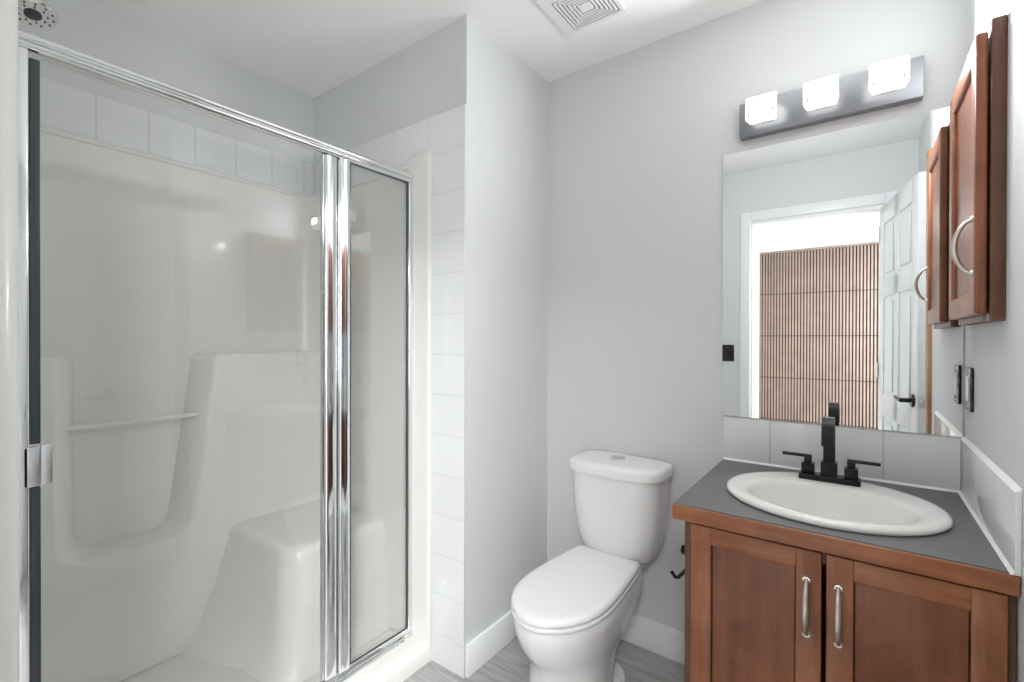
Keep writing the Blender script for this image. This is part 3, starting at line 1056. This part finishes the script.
# door: build in XZ then turn to face -X
dy0, dy1, dz0, dz1, dx, dt = 1.392, 1.755, 1.305, 1.903, .1965, .020
bm = bmesh.new()
sw = .052
bm_box(bm, dx, dx + dt, dy0, dy0 + sw, dz0, dz1, bev=.006, seg=4)
bm_box(bm, dx, dx + dt, dy1 - sw, dy1, dz0, dz1, bev=.006, seg=4)
bm_box(bm, dx, dx + dt, dy0 + sw - .008, dy1 - sw + .008, dz1 - sw, dz1, bev=.006, seg=4, mi=1)
bm_box(bm, dx, dx + dt, dy0 + sw - .008, dy1 - sw + .008, dz0, dz0 + sw, bev=.006, seg=4, mi=1)
md = obj('door', bm, [M['cherry'], M['cherry_y']], mc)
bm = bmesh.new()
bm_box(bm, dx + .009, dx + .015, dy0 + sw - .006, dy1 - sw + .006, dz0 + sw - .006, dz1 - sw + .006)
obj('door_panel', bm, M['cherry_panel'], md)
pull('pull_handle', (dx, dy0 + .022, 1.395), (dx, dy0 + .022, 1.512), (-1, 0, 0), md, r=.0048, bow=.030)

# ------------------------------------------------------------------ electrical plates
pl = thing('switch_plate', 'black electrical plate with a white rocker on the right wall under the wooden cabinet', 'switch plate', (XR, 1.752, 1.118))
boxes('cover_plate', M['black_plastic'], [(XR - .0075, XR - .0005, 1.712, 1.788, 1.060, 1.176)], pl, bev=.002)
for y in (1.750,):
    r_ = boxes('rocker', M['white_plastic'], [(XR - .0095, XR - .0075, y - .018, y + .018, 1.084, 1.152)], pl, bev=.001)
    r_['label'] = 'white rocker'
for y in (1.750,):
    for z in (1.071, 1.165):
        bm = bmesh.new()
        bm_cyl(bm, (XR - .0075, y, z), 'X', .003, -.001, 12)
        obj('plate_screw', bm, M['satin'], pl)

ls = thing('light_switch', 'small black light switch left of the doorway, seen in the mirror', 'light switch', (-.755, YF, 1.153))
boxes('cover_plate', M['black_plastic'], [(-.800, -.722, YF + .0005, YF + .0065, 1.094, 1.212)], ls, bev=.002)
boxes('rocker', M['black'], [(-.778, -.744, YF + .0065, YF + .0095, 1.120, 1.186)], ls, bev=.001)

# ------------------------------------------------------------------ ceiling exhaust vent
cv = thing('ceiling_vent', 'white square exhaust vent with nested louvres in the ceiling above the toilet', 'ceiling vent', (-.79, 1.49, H))
vx0, vx1, vy0, vy1 = -.915, -.680, 1.370, 1.600
ncx, ncy, nx, ny = -.786, 1.498, .093, .087
zt = H - .0005
bm = bmesh.new()
for b in ((vx0, ncx - nx, vy0, vy1), (ncx + nx, vx1, vy0, vy1), (ncx - nx, ncx + nx, vy0, ncy - ny), (ncx - nx, ncx + nx, ncy + ny, vy1)):
    bm_box(bm, b[0], b[1], b[2], b[3], H - .012, zt)
bm_box(bm, vx0 - .003, vx1 + .003, vy0 - .003, vy1 + .003, H - .003, zt)
obj('vent_cover', bm, M['white_plastic'], cv)
boxes('shade_sheet', M['vent_shade'], [(ncx - nx, ncx + nx, ncy - ny, ncy + ny, H - .0055, H - .0035)], cv)  # dark sheet stands in for the shade behind the louvres
bm = bmesh.new()
NR = 6
for k in range(NR):
    f0 = 1 - (k + .45) / 7.2
    f1 = 1 - (k + 1.0) / 7.2
    ax, ay, bx, by = nx * f0, ny * f0, nx * max(f1, .0), ny * max(f1, .0)
    if k == NR - 1:
        bm_box(bm, ncx - ax, ncx + ax, ncy - ay, ncy + ay, H - .012, H - .0055)
        continue
    for b in ((ncx - ax, ncx - bx, ncy - ay, ncy + ay), (ncx + bx, ncx + ax, ncy - ay, ncy + ay),
              (ncx - bx, ncx + bx, ncy - ay, ncy - by), (ncx - bx, ncx + bx, ncy + by, ncy + ay)):
        bm_box(bm, b[0], b[1], b[2], b[3], H - .012, H - .0055)
obj('louvres', bm, M['white_plastic'], cv)

# ------------------------------------------------------------------ black paper holder on the side of the vanity
ph = thing('paper_holder', 'small black holder with an upturned hook on the left side of the vanity', 'paper holder', (VX0, 1.47, .56))
bm = bmesh.new()
bm_cyl(bm, (VX0, 1.50, .592), 'X', .020, -.008, 24, bev=.002)
bm_tube(bm, [(VX0 - .004, 1.50, .592), (VX0 - .060, 1.50, .592)], .008, 16)
bm_lathe(bm, (VX0 - .058, 1.50, .592), 'X', [(.004, .004), (.0135, 0), (.0145, -.008), (.012, -.015), (.004, -.017)], 20)
obj('post', bm, M['black'], ph)
bm = bmesh.new()
bm_tube(bm, [(VX0 - .001, 1.50, .555), (VX0 - .03, 1.50, .545), (VX0 - .060, 1.50, .530), (VX0 - .084, 1.50, .500), (VX0 - .092, 1.50, .497), (VX0 - .106, 1.50, .513)],
        .0055, 14)
obj('hook_arm', bm, M['black'], ph)
